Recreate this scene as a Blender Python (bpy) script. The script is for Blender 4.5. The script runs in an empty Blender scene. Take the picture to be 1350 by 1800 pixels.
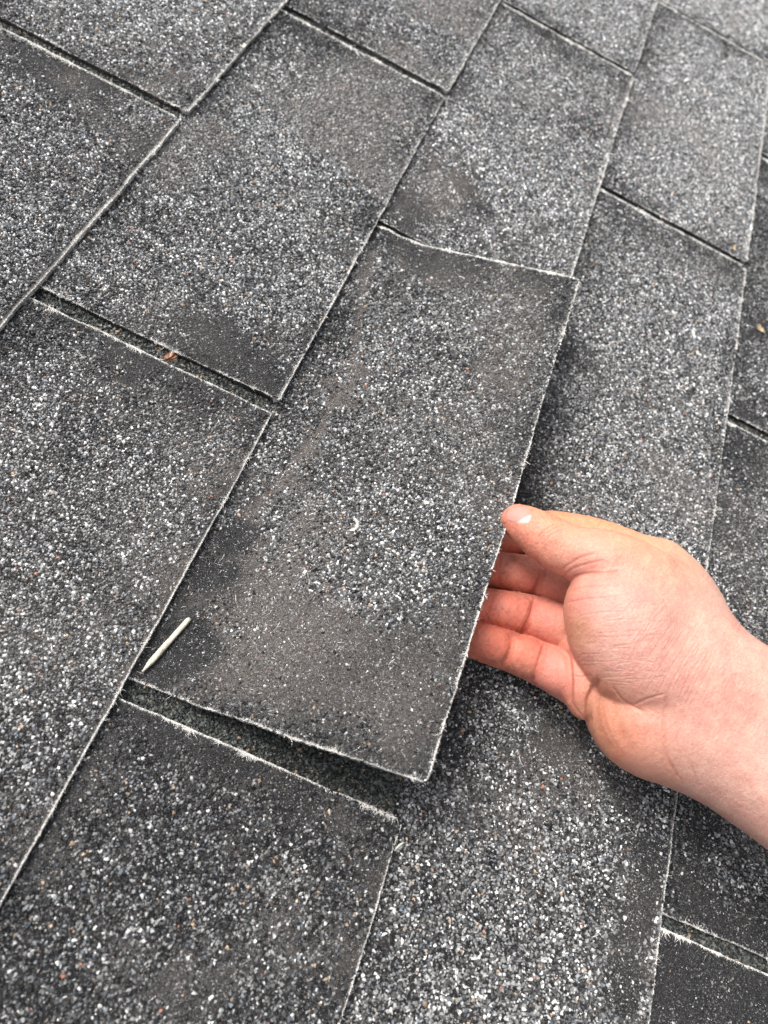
import bpy, math
import numpy as np
from mathutils import Matrix, Vector

sc = bpy.context.scene
# ------------------------------------------------------------------ camera
# roof plane frame: u along the courses, v down the slope, h up from the deck (metres); world = (u, -v, h)
CR = np.array([[0.32927236, 0.89392102, -0.30411333],
               [-0.80453781, 0.43419927, 0.40520354],
               [0.49426575, 0.11124835, 0.86216308]])      # view frame right / down / forward in (u, v, -h)
CC = np.array([-0.0520509, 0.28265817, -0.30030567])
FPX = 1248.8
cam_d = bpy.data.cameras.new("camera")
cam = bpy.data.objects.new("camera", cam_d)
sc.collection.objects.link(cam)
sc.camera = cam
M3 = np.diag([1, -1, -1])
right, down, fwd = (M3 @ CR[0]), (M3 @ CR[1]), (M3 @ CR[2])
loc = M3 @ CC
cam.matrix_world = Matrix(((right[0], -down[0], -fwd[0], loc[0]), (right[1], -down[1], -fwd[1], loc[1]),
                           (right[2], -down[2], -fwd[2], loc[2]), (0, 0, 0, 1)))
cam_d.sensor_fit = 'VERTICAL'
cam_d.sensor_height = 24.0
cam_d.lens = FPX / 1800 * 24.0
cam_d.clip_start = 0.01
cam_d.clip_end = 2000
cam_d.dof.use_dof = True
cam_d.dof.focus_distance = 0.315
cam_d.dof.aperture_fstop = cam_d.lens / 2.6
# ------------------------------------------------------------------ world, sun, exposure
SUN_EL, SUN_AZ = math.radians(50), math.radians(72)       # azimuth from +X towards +Y
w = bpy.data.worlds.new("World")
sc.world = w
w.use_nodes = True
nt = w.node_tree
nt.nodes.clear()
wo = nt.nodes.new('ShaderNodeOutputWorld')
bg = nt.nodes.new('ShaderNodeBackground')
hsv = nt.nodes.new('ShaderNodeHueSaturation')
sky = nt.nodes.new('ShaderNodeTexSky')
sky.sky_type = 'NISHITA'
sky.sun_disc = False
sky.sun_elevation = SUN_EL
sky.sun_rotation = math.pi / 2 - SUN_AZ
sky.dust_density = 5.0
sky.air_density = 1.0
hsv.inputs['Saturation'].default_value = 0.22
bg.inputs['Strength'].default_value = 0.12
nt.links.new(sky.outputs[0], hsv.inputs['Color'])
nt.links.new(hsv.outputs[0], bg.inputs['Color'])
nt.links.new(bg.outputs[0], wo.inputs['Surface'])
sd = bpy.data.lights.new("sun", 'SUN')
sun = bpy.data.objects.new("sun", sd)
sc.collection.objects.link(sun)
sd.energy = 1.5
sd.angle = math.radians(24)
sd.color = (1.0, 0.965, 0.92)
to_sun = Vector((math.cos(SUN_AZ) * math.cos(SUN_EL), math.sin(SUN_AZ) * math.cos(SUN_EL), math.sin(SUN_EL)))
sun.rotation_euler = to_sun.to_track_quat('Z', 'Y').to_euler()
sc.view_settings.view_transform = 'Standard'
sc.view_settings.look = 'None'
sc.view_settings.exposure = 1.0
sc.view_settings.gamma = 1

# ------------------------------------------------------------------ numeric helpers
rng = np.random.default_rng(7)

def sstep(a, b, x):
    t = np.clip((x - a) / (b - a), 0, 1)
    return t * t * (3 - 2 * t)

def _hash(ix, iy, seed):
    h = (ix.astype(np.int64) * 374761393 + iy.astype(np.int64) * 668265263 + seed * 982451653) & 0xffffffff
    h = ((h ^ (h >> 13)) * 1274126177) & 0xffffffff
    return ((h ^ (h >> 16)) & 0xffff) / 65535.0

def vnoise(x, y, scale, seed=0):
    x = np.asarray(x, float) / scale + 1000
    y = np.asarray(y, float) / scale + 1000
    ix, iy = np.floor(x), np.floor(y)
    fx, fy = x - ix, y - iy
    fx, fy = fx * fx * (3 - 2 * fx), fy * fy * (3 - 2 * fy)
    a, b = _hash(ix, iy, seed), _hash(ix + 1, iy, seed)
    c, d = _hash(ix, iy + 1, seed), _hash(ix + 1, iy + 1, seed)
    return (a * (1 - fx) + b * fx) * (1 - fy) + (c * (1 - fx) + d * fx) * fy

def fbm(x, y, scale, seed=0, octv=4):
    s, a, t = 0, 1, 0
    for o in range(octv):
        s = s + a * vnoise(x, y, scale / 2 ** o, seed + o * 17)
        t += a
        a *= 0.55
    return s / t

def to_view(u, v, h):
    """plane coordinates (m) -> photo frame (1350 x 1800) and depth"""
    P = np.stack([u - CC[0], v - CC[1], -h - CC[2]], -1) @ CR.T
    return 675 + FPX * P[..., 0] / P[..., 2], 900 + FPX * P[..., 1] / P[..., 2], P[..., 2]

def make_mesh(name, V, F, mats, midx=None, col=None, smooth=None, parent=None):
    """V (n,3) in world metres; F list of (array of polygons with k corners)"""
    me = bpy.data.meshes.new(name)
    F = [f for f in F if len(f)]
    nl = sum(f.size for f in F)
    npoly = sum(len(f) for f in F)
    me.vertices.add(len(V))
    me.loops.add(nl)
    me.polygons.add(npoly)
    me.vertices.foreach_set('co', np.ascontiguousarray(V, np.float32).ravel())
    me.loops.foreach_set('vertex_index', np.concatenate([f.ravel() for f in F]).astype(np.int32))
    tot = np.concatenate([np.full(len(f), f.shape[1], np.int32) for f in F])
    st = np.concatenate([[0], np.cumsum(tot)[:-1]]).astype(np.int32)
    me.polygons.foreach_set('loop_start', st)
    if midx is not None:
        me.polygons.foreach_set('material_index', np.asarray(midx, np.int32))
    sm = np.zeros(npoly, bool) if smooth is None else (np.full(npoly, smooth) if np.isscalar(smooth) else smooth)
    me.polygons.foreach_set('use_smooth', sm)
    for m in mats:
        me.materials.append(m)
    if col is not None:
        ca = me.color_attributes.new('Col', 'FLOAT_COLOR', 'POINT')
        c4 = np.ones((len(V), 4), np.float32)
        c4[:, :col.shape[1]] = col
        ca.data.foreach_set('color', c4.ravel())
    me.update(calc_edges=True)
    ob = bpy.data.objects.new(name, me)
    sc.collection.objects.link(ob)
    if parent is not None:
        ob.parent = parent
    return ob

def tag(o, label=None, cat=None, group=None, kind=None):
    for k, x in (('label', label), ('category', cat), ('group', group), ('kind', kind)):
        if x:
            o[k] = x

# ------------------------------------------------------------------ materials
def mat(name):
    m = bpy.data.materials.new(name)
    m.use_nodes = True
    return m, m.node_tree, m.node_tree.nodes['Principled BSDF']

def N(t, typ, **kw):
    n = t.nodes.new(typ)
    for k, v in kw.items():
        setattr(n, k, v)
    return n

def noise_node(t, scale, detail=4, rough=.6, vec=None):
    n = N(t, 'ShaderNodeTexNoise')
    n.inputs['Scale'].default_value = scale
    n.inputs['Detail'].default_value = detail
    n.inputs['Roughness'].default_value = rough
    if vec:
        t.links.new(vec, n.inputs['Vector'])
    return n

def ramp(t, src, stops):
    r = N(t, 'ShaderNodeValToRGB')
    e = r.color_ramp.elements
    while len(e) < len(stops):
        e.new(.5)
    for i, (p, c) in enumerate(stops):
        e[i].position = p
        e[i].color = (c, c, c, 1) if np.isscalar(c) else (*c, 1)
    t.links.new(src, r.inputs[0])
    return r

def mixc(t, fac, a, b, mode='MIX'):
    m = N(t, 'ShaderNodeMix', data_type='RGBA', blend_type=mode)
    if hasattr(fac, 'links') or hasattr(fac, 'is_linked'):
        t.links.new(fac, m.inputs[0])
    else:
        m.inputs[0].default_value = fac
    for s, i in ((a, 6), (b, 7)):
        if isinstance(s, tuple):
            m.inputs[i].default_value = (*s, 1)
        else:
            t.links.new(s, m.inputs[i])
    return m.outputs[2]

# asphalt coating between the granules: fine mineral dust over bitumen
M_ASPH, t, b = mat('asphalt_coating')
tc = N(t, 'ShaderNodeTexCoord').outputs['Object']
ca = N(t, 'ShaderNodeVertexColor', layer_name='Col')
n1 = noise_node(t, 2600, 3, .7, tc)
n2 = noise_node(t, 5200, 2, .6, tc)
vor = N(t, 'ShaderNodeTexVoronoi')
vor.inputs['Scale'].default_value = 1500
t.links.new(tc, vor.inputs['Vector'])
r1 = ramp(t, n1.outputs['Fac'], [(.34, .28), (.5, .85), (.68, 2.0)])
c1 = mixc(t, 1.0, ca.outputs['Color'], r1.outputs['Color'], 'MULTIPLY')
r2 = ramp(t, n2.outputs['Fac'], [(.60, 0.0), (.68, .5)])
c2 = mixc(t, r2.outputs['Color'], c1, (.42, .40, .38))
rv = ramp(t, vor.outputs['Color'], [(.0, .2), (.5, .8), (.84, 1.3), (.92, 4.0)])
c3 = mixc(t, .7, c2, rv.outputs['Color'], 'MULTIPLY')
t.links.new(c3, b.inputs['Base Color'])
b.inputs['Roughness'].default_value = .85
b.inputs['Specular IOR Level'].default_value = .25
bp = N(t, 'ShaderNodeBump')
bp.inputs['Strength'].default_value = .9
bp.inputs['Distance'].default_value = .0004
t.links.new(n1.outputs['Fac'], bp.inputs['Height'])
bp2 = N(t, 'ShaderNodeBump', invert=True)
bp2.inputs['Strength'].default_value = .8
bp2.inputs['Distance'].default_value = .0003
t.links.new(vor.outputs['Distance'], bp2.inputs['Height'])
t.links.new(bp.outputs[0], bp2.inputs['Normal'])
t.links.new(bp2.outputs[0], b.inputs['Normal'])

M_GRAN, t, b = mat('mineral_granule')
ca = N(t, 'ShaderNodeVertexColor', layer_name='Col')
tc = N(t, 'ShaderNodeTexCoord').outputs['Object']
n1 = noise_node(t, 3500, 2, .6, tc)
r1 = ramp(t, n1.outputs['Fac'], [(.3, .65), (.7, 1.35)])
c1 = mixc(t, 1.0, ca.outputs['Color'], r1.outputs['Color'], 'MULTIPLY')
t.links.new(c1, b.inputs['Base Color'])
b.inputs['Roughness'].default_value = .5
b.inputs['Specular IOR Level'].default_value = .5

M_FIB, t, b = mat('glass_fibre')
b.inputs['Base Color'].default_value = (.74, .72, .68, 1)
b.inputs['Roughness'].default_value = .5

M_DECK, t, b = mat('deck_boards')
tc = N(t, 'ShaderNodeTexCoord').outputs['Object']
n1 = noise_node(t, 40, 6, .6, tc)
r1 = ramp(t, n1.outputs['Fac'], [(.3, (.10, .07, .04)), (.7, (.2, .15, .09))])
t.links.new(r1.outputs['Color'], b.inputs['Base Color'])

# ------------------------------------------------------------------ shingles
T = 0.0028
L = {0: 2.0, 1: 127.0, 2: 251.5, 3: 375.3, 4: 497.0, 5: 622.0, 6: 746.0}       # butt lines (mm)
def line_v(j, u):
    if j == 4:
        return L[4] + 3.0 * sstep(-50, 600, u)
    if j == 1:
        return L[1] + .6 * np.sin(u / 90.)
    if j == 2:
        return L[2] + .8 * np.sin(u / 110. + 1)
    return L[j] + 0 * u
E_ = 124.0
PATCH = [(285,285,16,.6,1),(285,320,14,.5,1),(282,355,15,.6,1),(255,366,10,.5,1),(232,362,9,.4,1),(300,243,13,.6,1),(345,244,14,.5,1),(258,243,11,.4,1),(318,268,18,.6,1),(325,298,16,.5,1),(322,325,15,.4,1),(321,94,38,0.5,0),(383,120,34,0.35,0),(324,32,25,0.3,0),(284,46,27,0.8,1),(285,79,23,0.5,1),(262,112,30,0.5,0),(209,106,27,0.25,0),(164,217,22,0.8,1),(155,246,16,0.7,1),(169,193,19,0.5,1),(190,243,17,0.5,0),(253,251,20,0.3,0),(395,242,31,0.45,0),(433,159,32,0.5,0),(434,198,21,0.6,1),(284,195,24,0.2,0),(140,152,18,0.6,1),(139,184,21,0.8,1),(135,215,18,0.6,1),(129,242,15,0.6,0),(95,244,17,0.5,0),(51,231,28,0.45,0),(46,254,15,0.5,0),(10,236,20,0.45,0),(-13,254,13,0.5,0),(-38,256,14,0.8,0),(-62,251,13,0.7,0),(-9,210,13,0.3,0),(52,182,14,0.25,0),(166,276,11,0.8,0),(136,272,11,0.8,0),(190,276,10,0.6,0),(107,270,11,0.7,0),(77,263,12,0.8,1),(54,264,11,0.9,1),(22,266,14,0.9,1),(10,258,9,0.9,1),(51,287,20,0.7,0),(34,321,23,0.85,0),(28,355,23,0.8,0),(21,298,19,0.8,0),(57,367,16,0.6,0),(12,366,12,0.8,0),(89,298,17,0.5,0),(203,350,19,0.5,0),(148,324,23,0.3,0),(279,294,25,0.3,1),(306,360,23,0.3,1),(280,267,21,0.3,1),(-11,276,15,0.75,1),(-10,304,13,0.8,1),(-10,329,11,0.8,1),(-13,355,11,0.6,0),(-29,369,9,0.6,0),(-86,321,16,0.8,0),(-84,299,11,0.6,0),(-59,346,14,0.5,0),(-59,369,12,0.6,0),(-41,319,12,0.3,0),(48,429,31,0.75,0),(39,472,19,0.7,0),(14,407,15,0.3,0),(15,486,13,0.95,1),(-4,483,12,0.95,1),(-25,487,11,0.9,1),(-38,484,9,0.8,1),(5,434,15,0.4,0),(30,513,17,0.5,1),(9,522,19,0.9,1),(6,546,13,0.9,1),(-19,517,20,1.0,1),(-21,545,20,1.0,1),(-34,510,14,1.0,1),(46,517,11,0.3,1),(348,295,24,0.5,1),(370,276,30,0.5,0),(323,271,18,0.4,1),(347,354,25,0.3,0),(493,357,25,0.5,1),(569,268,35,0.4,1),(576,318,28,0.4,1),(421,401,29,0.6,1),(411,430,23,0.4,1),(289,397,22,0.4,0),(266,422,26,0.4,0),(332,461,20,0.3,0),(455,478,25,0.4,0),(510,394,26,0.4,0),(690,397,26,0.4,0),(305,517,20,0.7,1),(391,514,17,0.6,1),(260,521,23,0.7,1),(223,516,17,0.4,1),(231,499,13,0.3,0),(195,392,17,0.4,1),(236,389,12,0.3,1),(290,467,23,0.3,0)]

CREASE_U, CREASE_V = [30, 54, 93, 144, 189, 240, 286, 300], [258, 262, 265, 275.5, 276, 262, 254, 252]    # old fold line of the lifted shingle
def undul(u, v):
    """gentle waviness shared by every course (mm in, m out)"""
    return (fbm(u, v, 90, 5, 2) - .5) * 0.0012

def tab_surface(tab):
    """returns P(u, v) -> (u', v', h) of the top surface, in metres, for flat coordinates u, v in mm"""
    v0, ub, ue = L[tab['c']], tab['u0'], tab['u1']
    def P(u, v):
        h = T * (1 + (v - v0) / E_) + undul(u, v)
        uu, vv = u.copy() if hasattr(u, 'copy') else u, v
        # slight individual curl of the butt corners
        cl = tab.get('curl', (0, 0))
        a = sstep(v0 + 60, v0 + 126, v)
        h = h + a * (cl[0] * sstep(ub + 70, ub, u) + cl[1] * sstep(ue - 70, ue, u)) * 1e-3
        if tab.get('lift'):
            s = np.clip((u - ub) / (ue - ub), 0, 1)
            th = (0.435 * (1 - s) + 0.312 * s) + .012 * np.sin(s * 9)
            bl = 42.0
            x = np.maximum(v - v0 - 2, 0)
            xi = np.minimum(x, bl)
            # angle rises smoothly over the first bl mm, then the sheet is straight
            ang_int = th * (xi ** 3 / bl ** 2 - xi ** 4 / (2 * bl ** 3))          # integral of smoothstep
            rise = ang_int + np.sin(th) * np.maximum(x - bl, 0)
            adv = xi - th ** 2 * (xi ** 5 / bl ** 4) * .19 + np.cos(th) * np.maximum(x - bl, 0)
            vv = np.where(v > v0 + 2, v0 + 2 + adv, v)
            h = h + rise * 1e-3
            vc = np.interp(u, CREASE_U, CREASE_V)
            h = h - .0007 * np.exp(-((v - vc) / 2.2) ** 2) + .0006 * np.exp(-((v - vc - 6) / 4.0) ** 2)
            h = h + 1e-3 * .7 * sstep(10, 60, x) * (fbm(u, v, 45, 77, 2) - .5)
        return uu * 1e-3, vv * 1e-3, h
    return P

def density(u, v, tab):
    """how thick the granules still lie (0 bare .. 1 covered)"""
    d = .80 + .55 * (fbm(u, v, 34, 3 + tab['id'], 3) - .5) + tab.get('dens', 0)
    dark = np.zeros_like(d)
    wob = 22 * (fbm(u, v, 22, 41, 4) - .5)
    wob2 = 22 * (fbm(u, v, 22, 141, 4) - .5)
    for (pu, pv, r, s, k) in PATCH:
        if pu < tab['u0'] - 40 or pu > tab['u1'] + 40 or pv < L[tab['c']] - 40 or pv > L[tab['c']] + E_ + 40:
            continue
        inside = (tab['u0'] - 3 <= pu <= tab['u1'] + 3) and (L[tab['c']] - 3 <= pv <= L[tab['c']] + E_ + 3)
        if not inside:
            continue
        g = np.exp(-(((u - pu + wob) ** 2 + (v - pv + wob2) ** 2) / (r * .95) ** 2))
        d = d - g * s * (.8 if k else .9)
        dark = np.maximum(dark, g * s) if k else dark
    if tab.get('lift'):
        vc = np.interp(u, CREASE_U, CREASE_V) + 5 * (fbm(u, v, 12, 611, 2) - .5)
        cr = np.exp(-((v - vc) / 2.6) ** 2) * sstep(.3, .5, fbm(u, v, 15, 612, 2))
        d = d - .75 * cr
    # wear along the free edges
    e = np.minimum(np.minimum(u - tab['u0'], tab['u1'] - u), (L[tab['c']] + E_) - v)
    d = d - .22 * np.exp(-(np.maximum(e, 0) / 5.0)) * (v > L[tab['c']])
    under = v < L[tab['c']] + 1.5
    d = np.where(under, .97, d)
    return d, dark

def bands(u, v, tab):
    """darker tone along the edges of a tab that leaves its middle pale"""
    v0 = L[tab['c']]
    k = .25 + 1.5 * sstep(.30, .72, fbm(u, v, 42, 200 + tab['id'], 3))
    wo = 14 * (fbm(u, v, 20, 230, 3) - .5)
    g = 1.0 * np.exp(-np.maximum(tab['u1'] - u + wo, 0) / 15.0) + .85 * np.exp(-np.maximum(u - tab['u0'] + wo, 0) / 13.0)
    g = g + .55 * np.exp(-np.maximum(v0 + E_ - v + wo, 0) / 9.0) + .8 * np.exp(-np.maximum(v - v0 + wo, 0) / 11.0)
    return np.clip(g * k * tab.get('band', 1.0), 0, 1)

def dust(u, v):
    """brown grey dust lying in broad patches"""
    return sstep(.50, .72, fbm(u, v, 70, 411, 3)) * (.35 + .4 * sstep(120, 320, u))

def templates(n, ring, top, seed):
    r = np.random.default_rng(seed)
    out = []
    for _ in range(n):
        a = (np.arange(ring) + r.uniform(-.28, .28, ring)) * 2 * np.pi / ring
        rr = r.uniform(.8, 1.15, ring)
        vb = np.stack([np.cos(a) * rr, np.sin(a) * rr, np.full(ring, -.25)], 1)
        a2 = (np.arange(top) + r.uniform(-.25, .25, top)) * 2 * np.pi / top + r.uniform(0, 6)
        r2 = r.uniform(.45, .75, top)
        vt = np.stack([np.cos(a2) * r2, np.sin(a2) * r2, r.uniform(.55, 1.0, top)], 1)
        out.append(np.concatenate([vb, vt]))
    # faces: stitch ring to top by angle-agnostic index walk
    f = []
    i = j = 0
    while i < ring or j < top:
        if j >= top or (i < ring and i / ring <= j / top):
            f.append((i % ring, (i + 1) % ring, ring + j % top))
            i += 1
        else:
            f.append((i % ring, ring + (j + 1) % top, ring + j % top))
            j += 1
    if top == 3:
        f.append((ring, ring + 1, ring + 2))
    return out, np.array(f)

TPL_N, FN = templates(10, 5, 3, 3)
# align the top ring with the base ring so the walls do not twist
def align(tpl, ring, top):
    for a in tpl:
        ang = np.arctan2(a[ring:, 1], a[ring:, 0])
        rr = np.hypot(a[ring:, 0], a[ring:, 1])
        new = np.arange(top) * 2 * np.pi / top + (ang - ang)[0] + .25 * (rr - .6)
        a[ring:, 0], a[ring:, 1] = np.cos(new) * rr, np.sin(new) * rr
align(TPL_N, 5, 3)
TPL_F, FF = templates(8, 4, 2, 5)
align(TPL_F, 4, 2)

def granule_cols(n, r, tone, fresh):
    """tone: regional lightness; fresh: unweathered headlap stones"""
    x = r.random(n)
    c = np.empty((n, 3))
    k = r.random((n, 1))
    black = np.array([.010, .011, .013]) * (.5 + 1.2 * k)
    grey = np.array([.078, .078, .080]) * (.45 + 1.2 * k)
    light = np.array([.27, .27, .268]) * (.5 + .9 * k)
    white = np.array([.72, .72, .71]) * (.8 + .3 * k)
    tan = np.array([.42, .30, .20]) * (.6 + .7 * k)
    rust = np.array([.38, .18, .12]) * (.6 + .7 * k)
    blue = np.array([.13, .15, .17]) * (.6 + .9 * k)
    p_light = .18 + .28 * tone
    p_white = .034 + .075 * tone
    pb = .62 - .36 * tone
    c[:] = grey
    c = np.where((x < pb)[:, None], black, c)
    x2 = r.random(n)
    c = np.where((x2 < p_light)[:, None], light, c)
    x3 = r.random(n)
    c = np.where((x3 < p_white)[:, None], white, c)
    x4 = r.random(n)
    c = np.where((x4 < .007)[:, None], tan, c)
    c = np.where((x4 > .9985)[:, None], rust, c)
    c = np.where(((x4 > .93) & (x4 < .98))[:, None], blue, c)
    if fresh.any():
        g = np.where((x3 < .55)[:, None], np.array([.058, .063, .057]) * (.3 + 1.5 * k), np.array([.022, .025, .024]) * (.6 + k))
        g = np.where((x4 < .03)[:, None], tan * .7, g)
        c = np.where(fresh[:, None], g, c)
    return c

def granules_for(tab, P, slots_over):
    v0 = L[tab['c']]
    r = np.random.default_rng(100 + tab['id'])
    sp = 0.93
    gu = np.arange(tab['u0'] + .3, tab['u1'] - .3, sp)
    gv = np.arange(v0 - (E_ + 2 if slots_over else 62), v0 + E_ - .2, sp)
    U, V = np.meshgrid(gu, gv)
    U = U.ravel() + r.uniform(-.5, .5, U.size) * sp
    V = V.ravel() + r.uniform(-.5, .5, V.size) * sp
    ex = V > v0 - (60 if tab['c'] == 3 and tab['u0'] < 200 else 5)
    for (a, bb) in slots_over:
        ex |= (U > a) & (U < bb)
    keep = ex
    U, V = U[keep], V[keep]
    bu, bv = line_v(tab['c'] + 1, U), None
    keep = (V < bu - .35) & (U > tab['u0'] + .4) & (U < tab['u1'] - .4)
    U, V = U[keep], V[keep]
    # only the part of the roof the view, or a step beside it, can take in
    px, py, dz = to_view(U * 1e-3, V * 1e-3, np.zeros_like(U))
    keep = (px > -330) & (px < 1700) & (py > -200) & (py < 2200) & (dz > .1)
    U, V, dz = U[keep], V[keep], dz[keep]
    n_big = len(U)
    nearm = (dz < .46) & (V > v0 - 3)
    gi = np.nonzero(nearm)[0]
    gi = np.concatenate([gi, gi[r.random(len(gi)) < .5]])
    U = np.concatenate([U, U[gi] + r.uniform(-.7, .7, len(gi))])
    V = np.concatenate([V, np.minimum(V[gi] + r.uniform(-.7, .7, len(gi)), line_v(tab['c'] + 1, U[n_big:]) - .5)])
    dz = np.concatenate([dz, dz[gi]])
    grit = np.arange(len(U)) >= n_big
    d, dark = density(U, V, tab)
    fine = fbm(U, V, 7, 60 + tab['id'], 2)
    prob = sstep(-.05, .85, d + .60 * (fine - .5)) * .64 + .36 - .14 * dark
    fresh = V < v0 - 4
    keep = r.random(len(U)) < np.where(grit, .85, prob)
    grit = grit[keep]
    U, V, dz, d, fresh, prob, dark = U[keep], V[keep], dz[keep], d[keep], fresh[keep], prob[keep], dark[keep]
    n = len(U)
    size = np.exp(r.normal(np.log(.66), .32, n)) * (.50 + .50 * sstep(.15, .7, prob))
    size = np.clip(size, .17, 1.15)
    size = np.where(fresh, size * 1.25, size)
    size = np.where(grit, np.exp(r.normal(np.log(.22), .3, n)), size)
    tone = tab.get('tone', .4) + .9 * (fbm(U, V, 26, 90, 2) - .5) + tab.get('toneg', 0)
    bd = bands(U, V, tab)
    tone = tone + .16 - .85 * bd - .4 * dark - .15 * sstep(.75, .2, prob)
    tone = tone + 1.5 * (fbm(U, V, 4.2, 95, 2) - .5)
    tone = np.clip(tone, 0, 1.1)
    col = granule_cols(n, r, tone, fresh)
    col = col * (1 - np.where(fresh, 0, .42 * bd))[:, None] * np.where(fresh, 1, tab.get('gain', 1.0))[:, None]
    du_ = (np.where(fresh, 0, dust(U, V)) * (1 - .7 * bd) * .62)[:, None]
    col = col * (1 - du_) + np.array([.165, .148, .137]) * r.uniform(.55, 1.4, (n, 1)) * tab.get('gain', 1.0) * du_
    dusty = (sstep(.62, .3, prob) * (1 - dark) * (r.random(n) < .55))[:, None]
    col = col * (1 - .75 * dusty) + np.array([.115, .103, .095]) * r.uniform(.5, 1.6, (n, 1)) * .75 * dusty
    eps = .2
    p0 = np.stack(P(U, V), 1)
    pu = np.stack(P(U + eps, V), 1) - p0
    pv = np.stack(P(U, V + eps), 1) - p0
    pu /= np.linalg.norm(pu, axis=1)[:, None]
    nrm = np.cross(pv, pu)
    nrm[nrm[:, 2] < 0] *= -1
    nrm /= np.linalg.norm(nrm, axis=1)[:, None]
    tv = np.cross(nrm, pu)
    Vs, Fs, Cs, off = [], [], [], 0
    far = (dz > .50) | grit
    for group, tpls, faces in ((~far, TPL_N, FN), (far, TPL_F, FF)):
        idx = np.nonzero(group)[0]
        if not len(idx):
            continue
        which = r.integers(0, len(tpls), len(idx))
        tp = np.array(tpls)[which]                                   # (n,k,3)
        a = r.uniform(0, 2 * np.pi, len(idx))
        st = r.uniform(.72, 1.38, len(idx))
        s = size[idx][:, None] * 1e-3
        x = tp[:, :, 0] * s * st[:, None]
        y = tp[:, :, 1] * s / st[:, None]
        z = tp[:, :, 2] * s * r.uniform(.5, 1.15, len(idx))[:, None]
        z = z + x * r.normal(0, .28, len(idx))[:, None] + y * r.normal(0, .28, len(idx))[:, None]
        ca_, sa_ = np.cos(a)[:, None], np.sin(a)[:, None]
        x, y = x * ca_ - y * sa_, x * sa_ + y * ca_
        W = p0[idx][:, None, :] + x[..., None] * pu[idx][:, None, :] + y[..., None] * tv[idx][:, None, :] + z[..., None] * nrm[idx][:, None, :]
        k = tp.shape[1]
        Vs.append(W.reshape(-1, 3))
        Fs.append((faces[None] + (np.arange(len(idx)) * k)[:, None, None] + off).reshape(-1, 3))
        Cs.append(np.repeat(col[idx], k, 0))
        off += len(idx) * k
    if not Vs:
        return np.zeros((0, 3)), np.zeros((0, 3), int), np.zeros((0, 3))
    return np.concatenate(Vs), np.concatenate(Fs), np.concatenate(Cs)

def w3(p):
    """plane (u, v, h) -> world"""
    return np.stack([p[..., 0], -p[..., 1], p[..., 2]], -1)

def edge_u(tab, side, v):
    """ragged side edge, mm"""
    s = tab['id'] * 13 + side * 5
    j = (fbm(v, v * 0 + s * 31, 18, 7, 3) - .5) * 1.4 + (vnoise(v, v * 0 + s * 11, 1.6, 8) - .5) * .35
    return (tab['u0'] if side == 0 else tab['u1']) + j

def butt_v(tab, u):
    s = tab['id'] * 7
    j = (fbm(u, u * 0 + s * 31, 22, 9, 3) - .5) * 1.3 + (vnoise(u, u * 0 + s * 11, 1.6, 10) - .5) * .3
    # rounded corners
    v = line_v(tab['c'] + 1, u) + j
    for cu, sg in ((tab['u0'], 1), (tab['u1'], -1)):
        e = np.clip((u - cu) * sg, 0, 3.0)
        v = v - (3.0 - np.sqrt(np.maximum(0, 9 - (3 - e) ** 2))) * .8
    return v

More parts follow.
